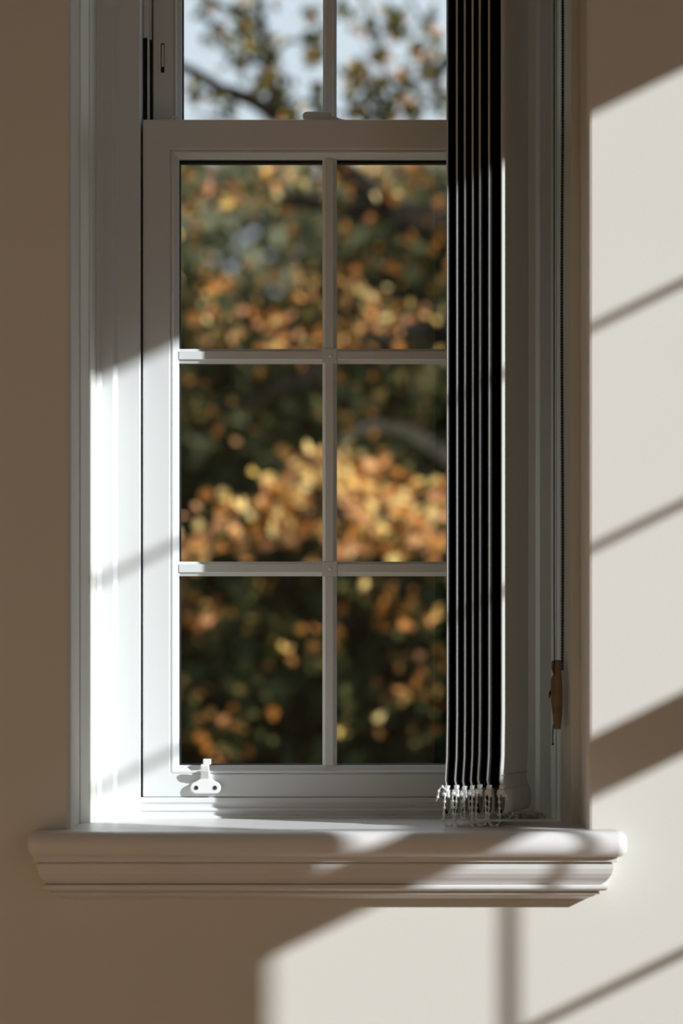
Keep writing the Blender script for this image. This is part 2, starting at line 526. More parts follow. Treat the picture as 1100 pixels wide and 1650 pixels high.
# invented glazed doors out of view, added to brighten the room with daylight
gd = empty('fill_door_1', (ROOM_X1 + .2, (GD_Y0 + GD_Y1) / 2, FLOOR_Z + .005))
tag(gd, kind='structure')
hw, hh = (GD_Y1 - GD_Y0) / 2, GD_TOP - FLOOR_Z - .005
fr = MB()
fr.box(0, .08, -hw, -hw + .05, 0, hh); fr.box(0, .08, hw - .05, hw, 0, hh); fr.box(0, .08, -hw + .05, hw - .05, hh - .05, hh); fr.box(0, .08, -hw + .05, hw - .05, 0, .03)
fr.build('fill_door_frame', M['upvc'], gd)
for k in range(3):
    y0 = -hw + .05 + k * (2 * hw - .1) / 3
    y1 = y0 + (2 * hw - .1) / 3
    lf_ = MB()
    lf_.box(.015, .06, y0, y0 + .055, .03, hh - .05); lf_.box(.015, .06, y1 - .055, y1, .03, hh - .05)
    lf_.box(.015, .06, y0 + .055, y1 - .055, .03, .14); lf_.box(.015, .06, y0 + .055, y1 - .055, hh - .115, hh - .05)
    lo = lf_.build('fill_door_leaf', M['upvc'], gd)
    MB().box(.035, .040, y0 + .055, y1 - .055, .14, hh - .115).build('pane', M['glass'], lo)
    MB().box(-.02, .015, y1 - .04, y1 - .02, 1.0, 1.12).build('handle', M['steel'], lo)

# timber sill boards with mitred moulded aprons
def mitred(prof, xl, xr):
    """profile (o, z): o = projection from the wall, swept round left return, front and right return"""
    mb = MB()
    vs, fs = [], []
    for o, z in prof:
        vs += [(xl - o, .0, z), (xl - o, -o, z), (xr + o, -o, z), (xr + o, .0, z)]
    n = len(prof)
    for q in range(n - 1):
        for i in range(3):
            fs.append((q * 4 + i, q * 4 + i + 1, (q + 1) * 4 + i + 1, (q + 1) * 4 + i))
        fs.append((q * 4 + 3, q * 4, (q + 1) * 4, (q + 1) * 4 + 3))
    fs.append((0, 1, 2, 3)); fs.append(((n - 1) * 4 + 3, (n - 1) * 4 + 2, (n - 1) * 4 + 1, (n - 1) * 4))
    return mb.add(vs, fs)

SILL_TOP = PZ(1319, .220)
def make_sill(root, at=None):
    top = SILL_TOP
    bot = PZ(1381.5, -.045)
    # half-round nosing with rounded ends, running back into the recess
    mb = MB()
    R, yF = .0135, -.056
    hxl, hxr = -.3430, .3400
    prof = []
    for k in range(13):
        a = math.pi / 2 - math.pi * k / 12
        prof.append((yF + .014 - .014 * math.cos(a), (top + bot) / 2 + (top - bot) / 2 * math.sin(a)))
    # cross-section (y,z) swept along x; the ends shrink towards the core to round them over
    secs = []
    for f, x in ((1.0, hxl - .0), (1, hxr)):
        secs.append((x, prof))
    def end(sgn, x0):
        out = []
        for k in range(6, -1, -1):
            a = math.pi / 2 * k / 6
            out.append((x0 + sgn * .012 * math.sin(a), math.cos(a)))
        return out
    xs = end(-1, hxl) + end(1, hxr)[::-1]
    vs, fs = [], []
    n = len(prof) + 2
    zc = (top + bot) / 2
    for x, c in xs:
        q = .35 + .65 * c
        loop = [(.0, top - (1 - q) * .012)] + [(yF + .020 + (y - yF - .020) * q, zc + (z - zc) * (1 - (1 - q) * .9)) for y, z in prof] + [(.0, bot + (1 - q) * .012)]
        vs += [(x, y, z) for y, z in loop]
    for i in range(len(xs) - 1):
        for k in range(n):
            fs.append((i * n + k, i * n + (k + 1) % n, (i + 1) * n + (k + 1) % n, (i + 1) * n + k))
    fs.append(tuple(range(n))); fs.append(tuple((len(xs) - 1) * n + k for k in range(n - 1, -1, -1)))
    mb.add(vs, fs)
    nose = mb.build('window_sill', M['sill'], root, smooth=True)
    if at:
        nose.matrix_parent_inverse = root.matrix_basis.inverted() @ Matrix.Translation(at)
    MB().box(-HALF + .0005, HALF - .0005, -.002, .24, bot, top).build('sill_board', M['sill'], nose)
    zz = lambda py, y: PZ(py, y)
    o_ = .040
    prof = [(.0405, bot + .001), (.0405, zz(1388.5, -.04)), (.0395, zz(1389, -.04)), (.0335, zz(1389.3, -.034)), (.0335, zz(1391, -.034)), (.0365, zz(1391.5, -.036)), (.0362, zz(1400, -.036)), (.0345, zz(1408, -.034)),
            (.0315, zz(1415, -.032)), (.0280, zz(1420.5, -.029)), (.0250, zz(1424, -.026)), (.0225, zz(1425, -.024)), (.0290, zz(1425.8, -.029)), (.0302, zz(1428, -.030)), (.0300, zz(1432, -.030)),
            (.0275, zz(1435, -.028)), (.0200, zz(1436, -.020)), (.0200, zz(1438, -.020)), (.0225, zz(1438.4, -.022)), (.0220, zz(1441, -.022)), (.0165, zz(1441.6, -.017)), (.0150, zz(1443.5, -.015)),
            (.0060, zz(1448, -.006)), (.0, zz(1448.5, 0))]
    m = mitred(prof, -.3085, .3005)
    m.build('apron_moulding', M['sill'], nose, bevel=.0003, seg=2)
    return nose
bpy.context.view_layer.update()
sill1 = make_sill(win1, (WIN_X, 0, 0))
sill2 = make_sill(win2)

# old lumpy sealant in the bottom right corner of the frame
mb = MB()
for k in range(34):
    if k < 16:
        p = (.2375 + random.uniform(-.002, .003), .193 + random.uniform(-.003, .003), SILL_TOP + .003 + k * .0026)
    else:
        p = (.200 + (k - 16) * .0042, .196 + random.uniform(-.002, .002), SILL_TOP + .003 + random.uniform(0, .004))
    mb.ball(p, random.uniform(.002, .0042), 7, 5)
sl = mb.build('sealant', M['sealant'], win1, smooth=True)
sl['kind'] = 'stuff'

# ------------------------------------------------------------------ hardware on the photographed window
def rounded_outline(parts, n=10):
    """convex-ish outline from (cx,cz,r,a0,a1) arcs"""
    out = []
    for cx, cz, r, a0, a1 in parts:
        for k in range(n + 1):
            a = math.radians(a0 + (a1 - a0) * k / n)
            out.append((cx + r * math.cos(a), cz + r * math.sin(a)))
    return out

# sash restrictor latch on the bottom rail
lat = empty('sash_latch', (PX(331, .206 + WD), .2065 + WD, PZ(1269, .206 + WD)))
tag(lat, 'small white plastic latch with two screws on the bottom sash rail', 'latch')
q = sc_at(.206 + WD)
arcs = [(-15 * q, 0, 9.5 * q, 270, 95), (15 * q, 0, 9.5 * q, 85, -90)]
base = rounded_outline([(-14.5 * q, 0, 9.8 * q, 270, 100)]) + [(-9 * q, 14 * q), (-7 * q, 22 * q), (-6.5 * q, 30 * q), (6.5 * q, 30 * q), (8 * q, 22 * q), (10 * q, 14 * q)] + rounded_outline([(15.5 * q, 0, 9.8 * q, 80, -90)])
bm_ = MB().prism(base, -.0075, .0013, 'y')
bm_.build('latch_body', M['hardware'], lat, bevel=.0018, seg=3)
# finger lift: leans out from the body towards the room
MB().prism([(-.0070, 14 * q), (-.0165, 27 * q), (-.0185, 34 * q), (-.0185, 38 * q), (-.0150, 38.5 * q), (-.0120, 33 * q), (-.001, 24 * q), (-.001, 14 * q)], -6.8 * q, 6.8 * q, 'x').build('finger_lift', M['hardware'], lat, bevel=.0012, seg=3)
MB().box(-4 * q, 9 * q, -.004, .016, 37 * q, 46 * q).build('hook', M['clear'], lat, bevel=.001)
for sx in (-14.5, 15.5):
    s_ = MB().lathe([(.0002, -.0004), (.0026, -.0004), (.0030, .0), (.0030, .0012)], seg=14).build('screw', M['steel'], lat, loc=(sx * q, -.0078, 0))
    s_.rotation_euler = (-math.pi / 2, 0, 0)
    for a in (.5, .5 + math.pi / 2):
        cx = MB().box(-.0019, .0019, -.0003, .0003, -.0008, .0002).build('screw_slot', M['gasket'], s_)
        cx.rotation_euler = (0, 0, a)
        cx.location = (0, 0, -.0002)

# cam lock on top of the meeting rail
zt = LS_Z1 * WF
lk = empty('sash_lock', (PX(525, .235 + WD), .232 + WD, zt))
tag(lk, 'low white cam lock lying on top of the sash meeting rail', 'lock')
q = sc_at(.235)
MB().prism([(-22 * q, 0), (42 * q, 0), (36 * q, 2.2 * q), (24 * q, 4.5 * q), (16 * q, 8 * q), (4 * q, 10 * q), (-20 * q, 9.6 * q)], -.010, .012, 'y').build('lock_base', M['hardware'], lk, bevel=.0015, seg=3)
MB().prism(rounded_outline([(-31 * q, 10 * q, 6.8 * q, 90, 270)]) + [(0, 7 * q), (11 * q, 9 * q), (11 * q, 16.2 * q), (0, 16.8 * q)], -.008, .004, 'y').build('lock_lever', M['hardware'], lk, bevel=.0015, seg=3)

# tilt latch let into the upper sash stile
tl = empty('tilt_latch', (PX(262, .255 + WD), .2556 + WD, PZ(93, .255 + WD)))
tag(tl, 'slim slotted tilt latch set into the upper sash stile', 'latch')
q = sc_at(.255)
def stadium(hx, hz, n=8):
    return rounded_outline([(0, hz - hx, hx, 0, 180), (0, -hz + hx, hx, 180, 360)], n)
MB().prism(stadium(6.3 * q, 30 * q), -.0016, .0006, 'y').build('latch_plate', M['upvc'], tl, bevel=.0006)
MB().box(-2.9 * q, 2.9 * q, -.0019, -.0012, -24.5 * q, 23 * q).build('slot', M['track'], tl)
MB().box(-1.5 * q, 1.9 * q, -.0030, -.0018, -15 * q, 20.5 * q).build('slider', M['upvc'], tl, bevel=.0003)

# clear plastic pivot knob just above the meeting rail
kn = empty('pivot_knob', (PX(281, .25 + WD), .2555 + WD, LS_Z1 * WF))
tag(kn, 'tiny clear plastic knob beside the upper pane above the meeting rail', 'knob')
pts = [(.0055 * math.cos(a), -.004, .0065 + .0055 * math.sin(a)) for a in [math.radians(-60 + 300 * k / 14) for k in range(15)]]
MB().tube(pts, .0014, 8).build('knob_ring', M['clear'], kn, smooth=True)
MB().box(-.004, .004, -.0065, -.001, -.0002, .0035).build('knob_foot', M['clear'], kn, bevel=.0006)

# ------------------------------------------------------------------ vertical blind drawn to the right
BL_Y = .052
ANG = math.atan2(.039, .118)
SL_LEN = .124
SL_TOP = 1.46
blind = empty('vertical_blind', (PX(808, BL_Y), BL_Y, PZ(1312, BL_Y)))
tag(blind, 'pale grey vertical blind bunched at the right side of the window', 'blind')
zb = PZ(1312, BL_Y)
MB().box(-.49, .075, -.005 + .03, .045 + .03, SL_TOP - zb + .03, SL_TOP - zb + .07).build('head_rail', M['upvc'], blind, bevel=.003)
slat_px = [720.2, 735.6, 748.4, 761, 772.5, 787.5, 808]
q = sc_at(BL_Y)
LENS_H = 41 * q
slats = []
slat_me = None
def slat_mesh(face, back, pale=False):
    """local: y along the slat (0 front .. SL_LEN), x thickness, z up from the hem; slight S-curve; hem pocket is an open lens tube"""
    ny = 10
    th = .0011
    def crown(t):
        return .0016 * math.sin(math.pi * t)
    rows = []
    zs = [LENS_H, LENS_H + .004, LENS_H + .010, .07, .12, .4, .8, 1.2, SL_TOP - zb]
    sway = [.0, .0008, .0019, .0005, 0, 0, 0, 0, 0]
    vs, fs, mats = [], [], []
    def sheet(off, mat, flip):
        b = len(vs)
        for i, z in enumerate(zs):
            for k in range(ny + 1):
                t = k / ny
                vs.append((crown(t) + off - sway[i] * 1.3, t * SL_LEN, z))
        for i in range(len(zs) - 1):
            for k in range(ny):
                a = b + i * (ny + 1) + k
                f = (a, a + 1, a + ny + 2, a + ny + 1)
                fs.append(f[::-1] if flip else f); mats.append(mat)
        return b
    r = sheet(th, 0 if pale else 1, False)  # gap-side faces blackened as painted shade; only the last slat stays pale
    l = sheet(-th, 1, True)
    n = ny + 1
    for i in range(len(zs) - 1):          # front and rear edges
        for k in (0, ny):
            a, c = r + i * n + k, l + i * n + k
            fs.append((a, a + n, c + n, c)); mats.append(0)
    # hem pocket: lens tube, hollow, from z=0 to LENS_H
    m = 12
    outer, inner = [], []
    for k in range(2 * m):
        a = 2 * math.pi * k / (2 * m)
        zz_ = LENS_H / 2 - LENS_H / 2 * math.cos(a)
        w = .0044 * abs(math.sin(a)) ** .8 + .0004
        sx = 1 if math.sin(a) >= 0 else -1
        outer.append((sx * w, zz_)); inner.append((sx * max(w - .0012, .0001), LENS_H / 2 - (LENS_H / 2 - .0012) * math.cos(a)))
    for y in (0, SL_LEN):
        pass
    b = len(vs)
    for t in (0, .33, .66, 1):
        for x, z in outer:
            vs.append((x + crown(t), t * SL_LEN, z))
    nn = 2 * m
    for i in range(3):
        for k in range(nn):
            k2 = (k + 1) % nn
            fs.append((b + i * nn + k, b + (i + 1) * nn + k, b + (i + 1) * nn + k2, b + i * nn + k2))
            mats.append(0 if k < m else 1)
    c = len(vs)
    for t in (0, .33, .66, 1):
        for x, z in inner:
            vs.append((x + crown(t), t * SL_LEN, z))
    for i in range(3):
        for k in range(nn):
            k2 = (k + 1) % nn
            fs.append((c + i * nn + k, c + i * nn + k2, c + (i + 1) * nn + k2, c + (i + 1) * nn + k)); mats.append(1)
    for i in (0, 3):
        for k in range(nn):
            k2 = (k + 1) % nn
            fs.append((b + i * nn + k, b + i * nn + k2, c + i * nn + k2, c + i * nn + k)); mats.append(0 if k < m and i == 0 else 1)
    me = bpy.data.meshes.new('slat')
    me.from_pydata(vs, [], fs)
    me.materials.append(face); me.materials.append(back)
    me.polygons.foreach_set('material_index', mats)
    me.polygons.foreach_set('use_smooth', [True] * len(fs))
    me.update()
    # weld line above the hem
    return me
slat_me = slat_mesh(M['slat'], M['slat_black'])
last_me = slat_mesh(M['slat'], M['slat_black'], True)
wt_me = clip_me = None
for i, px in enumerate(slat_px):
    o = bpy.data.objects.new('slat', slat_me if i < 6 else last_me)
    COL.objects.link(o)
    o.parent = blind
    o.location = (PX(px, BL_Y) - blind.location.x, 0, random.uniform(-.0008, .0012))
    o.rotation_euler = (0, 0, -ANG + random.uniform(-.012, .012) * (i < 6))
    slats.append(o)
    if i == 0:
        mb = MB()
        pr = []
        for k in range(16):
            a = 2 * math.pi * k / 16
            sx = 1 if math.sin(a) >= 0 else -1
            pr.append((sx * (.0021 * abs(math.sin(a)) ** .8), LENS_H / 2 - (LENS_H / 2 - .003) * math.cos(a)))
        wo = mb.prism(pr, .0025, SL_LEN - .003, 'y').build('weight', M['weight'], o)
        cl = MB()
        zc = LENS_H
        cl.box(-.0022, .0022, -.0040, .006, zc - .001, zc + .0042)
        cl.box(-.0042, .0034, -.0048, .003, zc - .0075, zc - .0012)
        cl.ball((-.0028, -.0035, zc - .0060), .0030, 8, 5)
        cl.ball((.0026, -.0035, zc - .0085), .0022, 8, 5)
        co = cl.build('chain_clip', M['clear'], o, bevel=.0006)
        wt_me, clip_me = wo.data, co.data
    else:
        if i == 6:
            MB().box(.0008, .0016, .001, SL_LEN - .001, LENS_H + .0158, LENS_H + .0164).build('hem_seam', M['weight'], o)
        for nm, me in (('weight', wt_me), ('chain_clip', clip_me)):
            c = bpy.data.objects.new(nm, me)
            COL.objects.link(c)
            c.parent = o
            if nm == 'chain_clip':
                c.modifiers.new('bevel', 'BEVEL').width = .0006

# bead chain loops between neighbouring slats
def chain_pts(p0, p1, sag, n=64):
    pts = []
    for k in range(n + 1):
        t = k / n
        x = p0.x + (p1.x - p0.x) * (.5 - .5 * math.cos(math.pi * t)) 
        bow = .0022 * math.sin(2 * math.pi * t) * (1 if p1.x > p0.x else -1)
        y = p0.y + (p1.y - p0.y) * t - .0015 * math.sin(math.pi * t)
        z = p0.z + (p1.z - p0.z) * t - sag * (math.sin(math.pi * t) ** .62)
        pts.append(Vector((x - bow, y, z)))
    return pts
def bead_chain(name, pts, mat, parent, pitch, r, rs, seg=6):
    mb = MB()
    mb.tube(pts, rs, 5)
    acc = 0
    for a, b in zip(pts[:-1], pts[1:]):
        L = (b - a).length
        while acc <= L:
            mb.ball(a + (b - a) * (acc / max(L, 1e-9)), r, seg, 4)
            acc += pitch
        acc -= L
    return mb.build(name, mat, parent, smooth=True)
for x0, x1, zlow, dy in ((714.5, 730.5, 1331, 0), (733, 748.5, 1330, 0), (758.6, 761.4, 1330, 0), (766, 783, 1330, 0), (786, 805, 1331, 0), (743, 757, 1322, .004)):
    qc = sc_at(BL_Y - .006)
    xa, xb = PX(x0, BL_Y - .006) - blind.location.x, PX(x1, BL_Y - .006) - blind.location.x
    r_ = (xb - xa) / 2
    ztop, zl = LENS_H - .008, PZ(zlow, BL_Y - .006) - blind.location.z
    ry = max(r_, .004)
    n_ = 16
    pts = [Vector((xa + .0016 - .0016 * k / 8, -.006 + dy, ztop + (zl + ry - ztop) * k / 8)) for k in range(8)]
    pts += [Vector((xa + r_ - r_ * math.cos(math.pi * k / n_), -.006 + dy - .001 * math.sin(math.pi * k / n_), zl + ry - ry * math.sin(math.pi * k / n_))) for k in range(n_ + 1)]
    pts += [Vector((xb - .0012 * k / 8, -.006 + dy, zl + ry + (ztop - zl - ry) * k / 8)) for k in range(1, 9)]
    bead_chain('bead_chain', pts, M['clear'], blind, .0074, .0020, .0008)
# loose chain ends
a = slats[0].location
pts = [Vector((a.x - .001, -.005, LENS_H - .002)), Vector((a.x - .006, -.006, LENS_H + .003)), Vector((a.x - .0105, -.006, LENS_H - .001)), Vector((a.x - .0112, -.006, LENS_H - .008)), Vector((a.x - .0135, -.006, LENS_H - .015))]
bead_chain('bead_chain', pts, M['clear'], blind, .0074, .0019, .0008)
a = slats[6].location
pts = [Vector((a.x + .001, -.005, LENS_H - .002)), Vector((a.x + .005, -.005, LENS_H - .008)), Vector((a.x + .0065, -.005, LENS_H - .0135))]
bead_chain('bead_chain', pts, M['clear'], blind, .0074, .0019, .0008)

# ------------------------------------------------------------------ black control chain and wooden pull
CH_Y = .085
q = sc_at(CH_Y)
cx0, cx1 = PX(905, CH_Y), PX(905.6, CH_Y)
zend = PZ(1078, CH_Y)
ch = empty('control_chain', (cx1, CH_Y, zend))
tag(ch, 'thin black bead chain hanging against the right window reveal', 'chain')
pts = []
for k in range(121):
    t = k / 120
    pts.append(Vector((.0006 * math.sin(t * 16), .0004 * math.sin(t * 11), t * (1.49 - zend))))
bead_chain('chain_strand', pts, M['chain'], ch, 4.55 * q, .0020, .0006)

PY = .112
q = sc_at(PY)
pl = empty('cord_pull', (PX(896.5, PY), PY, PZ(1175, PY)))
tag(pl, 'brown wooden cord pull hanging at the right of the window', 'cord pull')
prof = [(4.2, 0), (5.2, 1.2), (6.6, 12), (7.9, 28), (8.4, 48), (8.0, 66), (7.0, 84), (6.2, 96), (5.8, 108), (5.6, 111), (4.6, 111.8)]
body = MB().lathe([(r * q, z * q) for r, z in prof], (1.2 * q, 0, 0), 24, 1, .8).build('pull_body', M['wood_pull'], pl, smooth=True)
side = [(-2, 6), (-4.2, 14), (-7.2, 28), (-9.2, 48), (-9.6, 66), (-9.3, 80), (-7.6, 85), (-5.4, 87.5), (-4.6, 89), (-6.2, 91.5), (-8.2, 96), (-8.6, 107), (-7.2, 110.5), (-5, 111), (0, 111), (2, 80), (2, 20)]
MB().prism([(x * q, z * q) for x, z in side], -.0028, .0028, 'y').build('pull_wing', M['wood_pull'], pl, bevel=.0012, seg=3)
MB().tube([(-4.5 * q, -.004, 88 * q), (-5.5 * q, -.0045, 96 * q), (-4 * q, -.0042, 106 * q), (-3.8 * q, -.002, 112 * q), (-4.2 * q, 0, 200 * q), (-4.2 * q, .0, 700 * q), (-4 * q, 0, 1.47 - pl.location.z)], .0008, 6).build('pull_cord', M['cord'], pl, smooth=True)
MB().tube([(-8.6 * q, 0, 62 * q), (-11 * q, -.001, 58 * q), (-12 * q, -.001, 50 * q)], [.0016, .0014, .0006], 6).build('cord_fray', M['cord'], pl, smooth=True)
tl_ = MB().tube([(-5 * q, -.001, 8 * q), (-6.4 * q, -.002, -4 * q), (-6.8 * q, -.002, -12 * q), (-6.4 * q, -.002, -22 * q)], .0008, 6)
tl_.ball((-6.4 * q, -.002, -24 * q), .0015, 8, 6)
tl_.build('cord_tail', M['cord'], pl, smooth=True)

# ------------------------------------------------------------------ the garden beyond the glass
def scatter_leaves(name, pts, size, tint, mat, parent, flat=.0):
    """joined leaves: folded pointed ovals (4 triangles each) with random attitude and a tint per leaf"""
    n = len(pts)
    pts = np.asarray(pts, float); size = np.asarray(size, float); tint = np.asarray(tint, float)
    nrm = rng.normal(size=(n, 3))
    nrm /= np.linalg.norm(nrm, axis=1, keepdims=True)
    hlp = rng.normal(size=(n, 3))
    ax = np.cross(nrm, hlp); ax /= np.linalg.norm(ax, axis=1, keepdims=True)
    bx = np.cross(nrm, ax)
    L = size[:, None]; Wd = size[:, None] * .36
    base = pts - ax * L * .5; tip = pts + ax * L * .5 - nrm * L * .08
    r = pts + bx * Wd - ax * L * .08 + nrm * L * .06
    l = pts - bx * Wd - ax * L * .08 + nrm * L * .06
    v = np.stack([base, r, tip, l], 1).reshape(-1, 3)
    me = bpy.data.meshes.new(name)
    me.vertices.add(4 * n); me.vertices.foreach_set('co', v.ravel())
    me.loops.add(6 * n); me.polygons.add(2 * n)
    i0 = np.arange(n)[:, None] * 4
    idx = np.concatenate([i0 + [0, 1, 2], i0 + [0, 2, 3]], 1).ravel()
    me.loops.foreach_set('vertex_index', idx.astype(np.int32))
    me.polygons.foreach_set('loop_start', (np.arange(2 * n) * 3).astype(np.int32))
    me.polygons.foreach_set('loop_total', np.full(2 * n, 3, np.int32))
    at = me.attributes.new('tint', 'FLOAT', 'POINT')
    at.data.foreach_set('value', np.repeat(tint, 4).astype(np.float32))
    me.update(calc_edges=True)
    me.materials.append(mat)
    o = bpy.data.objects.new(name, me)
    COL.objects.link(o)
    o.parent = parent
    o.matrix_parent_inverse = Matrix.Translation(-parent.location)
    o['kind'] = 'stuff'
    return o

def world_child(o, parent):
    o.parent = parent
    o.matrix_parent_inverse = Matrix.Translation(-parent.location)
    return o

GZ = -3.7
tree = empty('autumn_tree', (1.35, 6.6, GZ))
tag(tree, 'autumn tree with orange and yellow leaves close outside the window', 'tree')
world_child(MB().tube([(1.35, 6.6, GZ), (1.33, 6.6, -2.2), (1.22, 6.55, -.5), (1.12, 6.5, .8), (1.02, 6.5, 1.8), (.75, 6.6, 3.1), (.6, 6.7, 4.3)], [.24, .19, .16, .14, .11, .07, .03], 12).build('trunk', M['bark'], None, smooth=True), tree)
def branch(path, radii, mat='bark', name='branch'):
    mb = MB()
    pts = [W(*p) for p in path]
    sm, sr = [], []
    for i in range(len(pts) - 1):          # catmull-rom
        p0, p1, p2, p3 = pts[max(i - 1, 0)], pts[i], pts[i + 1], pts[min(i + 2, len(pts) - 1)]
        for k in range(5):
            t = k / 5
            sm.append(.5 * ((2 * p1) + (p2 - p0) * t + (2 * p0 - 5 * p1 + 4 * p2 - p3) * t * t + (3 * p1 - p0 - 3 * p2 + p3) * t ** 3) + Vector((random.uniform(-1, 1), 0, random.uniform(-1, 1))) * .004)
            sr.append(1.35 * (radii[i] + (radii[i + 1] - radii[i]) * t))
    sm.append(pts[-1]); sr.append(1.35 * radii[-1])
    mb.tube(sm, sr, 8)
    return world_child(mb.build(name, M[mat], None, smooth=True), tree)
D = 9.9
branch([(1080, 560, D), (900, 440, D), (720, 375, 9.7), (640, 348, 9.6), (560, 332, 9.6), (470, 325, 9.6), (420, 318, 9.6)], [.11, .075, .045, .038, .024, .016, .008])
branch([(640, 348, 9.6), (545, 270, 9.6), (470, 205, 9.6), (410, 165, 9.6), (350, 140, 9.6), (290, 104, 9.6), (215, 60, 9.6)], [.034, .028, .022, .019, .016, .012, .008])
branch([(455, 195, 9.6), (432, 120, 9.7), (426, 50, 9.8), (410, -60, 9.8)], [.016, .012, .010, .005])
branch([(430, 105, 9.7), (460, 68, 9.8), (500, 70, 9.9)], [.007, .006, .004])
branch([(300, -30, 9.8), (350, 5, 9.8), (385, 30, 9.8), (426, 50, 9.8)], [.004, .007, .006, .006])
branch([(545, 270, 9.6), (600, 190, 9.8), (660, 140, 9.8), (720, 110, 9.8), (800, 60, 9.9)], [.014, .009, .007, .006, .004])
branch([(600, 190, 9.8), (620, 110, 9.9), (600, 30, 9.9), (560, -40, 9.9)], [.006, .005, .005, .003])
branch([(720, 110, 9.8), (690, 50, 9.8), (650, -20, 9.8)], [.005, .005, .003])
branch([(1060, 640, D), (800, 520, D), (620, 545, 9.8), (525, 587, 9.6), (460, 622, 9.5), (405, 642, 9.5), (330, 690, 9.5)], [.08, .04, .024, .020, .016, .011, .005])
branch([(1080, 840, D), (850, 800, 10.2), (700, 722, 10.3), (650, 694, 10.3), (600, 688, 10.3), (545, 712, 10.3), (470, 780, 10.2)], [.07, .035, .020, .017, .015, .012, .006], 'pale_bark')
branch([(1070, 1000, D), (850, 960, 9.4), (700, 880, 9.2), (560, 840, 9.0), (430, 830, 9.0), (330, 870, 9.0)], [.07, .035, .022, .016, .010, .005])
branch([(470, 210, 9.6), (420, 215, 9.7), (350, 190, 9.7), (310, 185, 9.7)], [.007, .005, .004, .003])

P_pts, P_size, P_tint = [], [], []
def region(x0, y0, x1, y1, d0, d1, n, t0, t1, s0=.045, s1=.065):
    """leaves in small sprays inside a block of the crown"""
    left = n
    while left > 0:
        k = min(left, random.randint(2, 6))
        cx, cy, cd = random.uniform(x0, x1), random.uniform(y0, y1), random.uniform(d0, d1)
        tc_ = random.uniform(t0, t1)
        for _ in range(k):
            P_pts.append(W(cx + random.gauss(0, 15), cy + random.gauss(0, 13), cd + random.gauss(0, .06)))
            P_size.append(random.uniform(s0, s1)); P_tint.append(min(1, max(.02, tc_ + random.gauss(0, .13))))
        left -= k
def tuft(px, py, r, n, t0, t1, d=9.7, s0=.035, s1=.06):
    for _ in range(n):
        a, b = random.gauss(0, .5) * r, random.gauss(0, .5) * r
        P_pts.append(W(px + a, py + b, d + random.uniform(-.2, .2)))
        P_size.append(random.uniform(s0, s1)); P_tint.append(random.uniform(t0, t1))
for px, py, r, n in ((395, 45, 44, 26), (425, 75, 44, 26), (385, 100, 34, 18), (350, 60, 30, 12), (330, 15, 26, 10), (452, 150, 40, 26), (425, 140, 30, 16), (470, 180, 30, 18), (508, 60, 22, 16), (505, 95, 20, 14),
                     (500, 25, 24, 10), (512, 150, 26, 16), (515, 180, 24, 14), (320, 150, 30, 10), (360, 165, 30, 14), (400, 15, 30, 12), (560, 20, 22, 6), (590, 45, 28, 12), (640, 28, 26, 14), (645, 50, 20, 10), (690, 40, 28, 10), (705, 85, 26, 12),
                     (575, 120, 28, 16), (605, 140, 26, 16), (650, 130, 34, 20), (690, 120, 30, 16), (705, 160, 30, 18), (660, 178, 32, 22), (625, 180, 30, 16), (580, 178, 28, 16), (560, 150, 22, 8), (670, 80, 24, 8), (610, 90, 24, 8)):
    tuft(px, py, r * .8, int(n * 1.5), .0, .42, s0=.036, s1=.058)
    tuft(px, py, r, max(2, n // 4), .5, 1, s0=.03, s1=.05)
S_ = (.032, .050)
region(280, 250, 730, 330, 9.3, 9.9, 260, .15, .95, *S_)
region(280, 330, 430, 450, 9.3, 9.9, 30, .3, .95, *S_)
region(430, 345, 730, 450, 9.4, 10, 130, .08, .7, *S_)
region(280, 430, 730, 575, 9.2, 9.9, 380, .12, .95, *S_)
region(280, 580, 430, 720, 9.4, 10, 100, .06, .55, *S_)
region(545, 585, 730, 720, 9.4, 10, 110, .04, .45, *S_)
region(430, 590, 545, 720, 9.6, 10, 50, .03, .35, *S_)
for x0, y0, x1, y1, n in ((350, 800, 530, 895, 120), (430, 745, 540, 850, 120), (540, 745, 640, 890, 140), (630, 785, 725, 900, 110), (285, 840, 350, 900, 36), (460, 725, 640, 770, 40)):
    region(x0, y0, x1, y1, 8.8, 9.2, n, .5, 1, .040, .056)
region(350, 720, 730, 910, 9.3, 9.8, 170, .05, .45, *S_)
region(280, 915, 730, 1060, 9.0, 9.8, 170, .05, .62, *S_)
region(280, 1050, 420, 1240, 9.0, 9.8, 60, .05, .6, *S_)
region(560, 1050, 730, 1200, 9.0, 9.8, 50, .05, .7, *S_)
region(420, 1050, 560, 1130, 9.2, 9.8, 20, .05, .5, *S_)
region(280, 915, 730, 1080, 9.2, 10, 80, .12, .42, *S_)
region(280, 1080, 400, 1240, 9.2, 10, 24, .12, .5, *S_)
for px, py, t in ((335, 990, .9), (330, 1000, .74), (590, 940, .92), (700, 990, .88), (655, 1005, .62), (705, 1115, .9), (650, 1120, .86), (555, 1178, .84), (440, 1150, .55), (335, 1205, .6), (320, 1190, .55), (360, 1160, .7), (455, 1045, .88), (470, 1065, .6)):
    tuft(px, py, 9, 3, t - .06, t + .06, 9.1, .035, .05)
IN_N = len(P_pts)
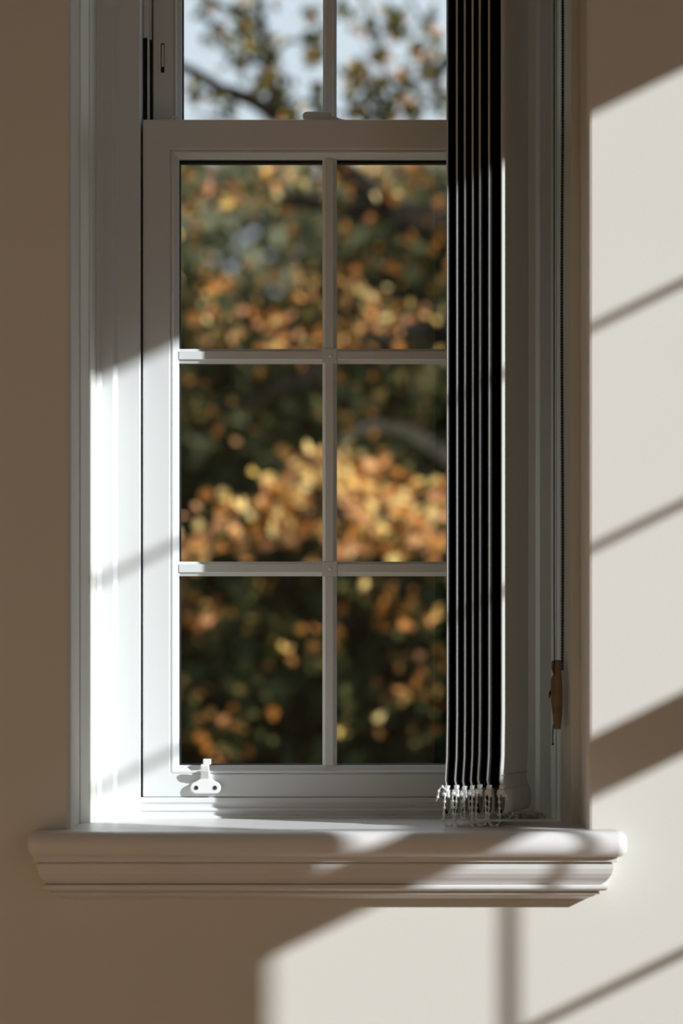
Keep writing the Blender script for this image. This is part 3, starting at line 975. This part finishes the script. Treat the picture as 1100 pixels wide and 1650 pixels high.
# the rest of the crown, left, right, above and below what the panes show
def in_view(p):
    d = p.y - CAM_Y
    px = 550 + p.x / sc_at(p.y); py = HORIZON - p.z / sc_at(p.y)
    return 270 < px < 735 and -60 < py < 1250
cl = 0
while cl < 330:
    c = Vector((random.uniform(-2.6, 3.6), random.uniform(5.6, 7.6), random.uniform(-1.9, 4.4)))
    if ((c.x - .6) / 3.2) ** 2 + ((c.z - 1.1) / 3.4) ** 2 > 1:
        continue
    cl += 1
    for _ in range(46):
        p = c + Vector((random.gauss(0, .16), random.gauss(0, .16), random.gauss(0, .14)))
        if in_view(p):
            continue
        P_pts.append(p); P_size.append(random.uniform(.045, .07)); P_tint.append(random.betavariate(3, 2.4))
# the 300 nearest leaves in view stand as single parts, the rest as one mass
order = sorted(range(IN_N), key=lambda i: -(P_size[i] / (P_pts[i].y - CAM_Y)))
near = set(order[:300])
leaf_meshes = []
for b in range(10):
    mb = MB()
    L = 1.0
    rib = [(0, -.5, 0), (0, -.2, .03), (0, .1, .04), (0, .33, .0), (0, .56, -.09)]
    lf = [(-.30, -.22, .10), (-.36, .08, .12), (-.22, .33, .06)]
    rt = [(.30, -.22, .10), (.36, .08, .12), (.22, .33, .06)]
    vs = rib + lf + rt
    fs = [(0, 1, 5), (1, 2, 6, 5), (2, 3, 7, 6), (3, 4, 7), (0, 8, 1), (1, 8, 9, 2), (2, 9, 10, 3), (3, 10, 4)]
    me = bpy.data.meshes.new('leaf')
    me.from_pydata(vs, [], fs)
    at = me.attributes.new('tint', 'FLOAT', 'POINT')
    at.data.foreach_set('value', [.30 + .07 * b + (0.0)] * len(vs))
    me.materials.append(M['autumn'])
    leaf_meshes.append(me)
from mathutils import Euler
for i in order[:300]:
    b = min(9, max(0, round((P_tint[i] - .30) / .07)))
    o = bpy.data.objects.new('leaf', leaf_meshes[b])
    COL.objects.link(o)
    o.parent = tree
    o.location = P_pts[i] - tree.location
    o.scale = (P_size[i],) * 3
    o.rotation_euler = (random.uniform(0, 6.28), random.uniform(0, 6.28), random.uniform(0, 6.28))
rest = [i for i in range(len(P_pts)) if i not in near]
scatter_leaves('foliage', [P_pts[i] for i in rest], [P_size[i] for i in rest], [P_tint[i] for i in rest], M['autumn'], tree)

def mass_tree(name, label, cat, base, trunk_top, blobs, n, size, mat, tmean, trunk_r=.2):
    root = empty(name, base)
    tag(root, label, cat)
    b = Vector(base)
    world_child(MB().tube([b, b.lerp(Vector(trunk_top), .5) + Vector((.08, 0, 0)), trunk_top], [trunk_r, trunk_r * .75, trunk_r * .35], 10).build('trunk', M['bark'], None, smooth=True), root)
    w = np.array([x[3] * x[4] * x[5] for x in blobs]); w = w / w.sum()
    pts = []
    for (cx, cy, cz, rx, ry, rz), k in zip(blobs, (w * n).astype(int)):
        dirs = rng.normal(size=(k, 3)); dirs /= np.linalg.norm(dirs, axis=1, keepdims=True)
        r = rng.uniform(.35, 1, size=(k, 1)) ** .45
        pts.append(np.array([cx, cy, cz]) + dirs * r * np.array([rx, ry, rz]) + rng.normal(0, .06, size=(k, 3)))
    pts = np.concatenate(pts)
    m = len(pts)
    scatter_leaves('foliage', pts, rng.uniform(size * .7, size * 1.3, m), np.clip(rng.normal(tmean, .25, m), 0, 1), mat, root)
    return root

def at(px, py, d, rx, ry, rz):
    p = W(px, py, d)
    return (p.x, p.y, p.z, rx, ry, rz)
mass_tree('evergreen_shrub', 'dense dark evergreen shrub low down behind the autumn leaves', 'shrub', (-.3, 11.6, GZ), (-.3, 11.6, -1.0),
          [at(-150, 1290, 15, 1.6, .9, 1.7), at(330, 1290, 15, 1.5, .9, 1.75), at(800, 1290, 15, 1.5, .9, 1.75), at(1300, 1290, 15.2, 1.6, .9, 1.7)], 34000, .13, M['dark_leaf'], .3)
mass_tree('evergreen_tree', 'tall dark evergreen tree behind the autumn branches', 'tree', (.6, 14.2, GZ), (.6, 14.2, 1.7),
          [at(60, 940, 17.6, 1.7, .9, 1.6), at(500, 880, 17.6, 1.5, .9, 1.5), at(900, 830, 17.6, 1.7, .9, 1.8), at(680, 600, 17.6, 1.0, .8, .9), at(300, 560, 17.8, .6, .5, .5)], 30000, .15, M['mid_leaf'], .6)
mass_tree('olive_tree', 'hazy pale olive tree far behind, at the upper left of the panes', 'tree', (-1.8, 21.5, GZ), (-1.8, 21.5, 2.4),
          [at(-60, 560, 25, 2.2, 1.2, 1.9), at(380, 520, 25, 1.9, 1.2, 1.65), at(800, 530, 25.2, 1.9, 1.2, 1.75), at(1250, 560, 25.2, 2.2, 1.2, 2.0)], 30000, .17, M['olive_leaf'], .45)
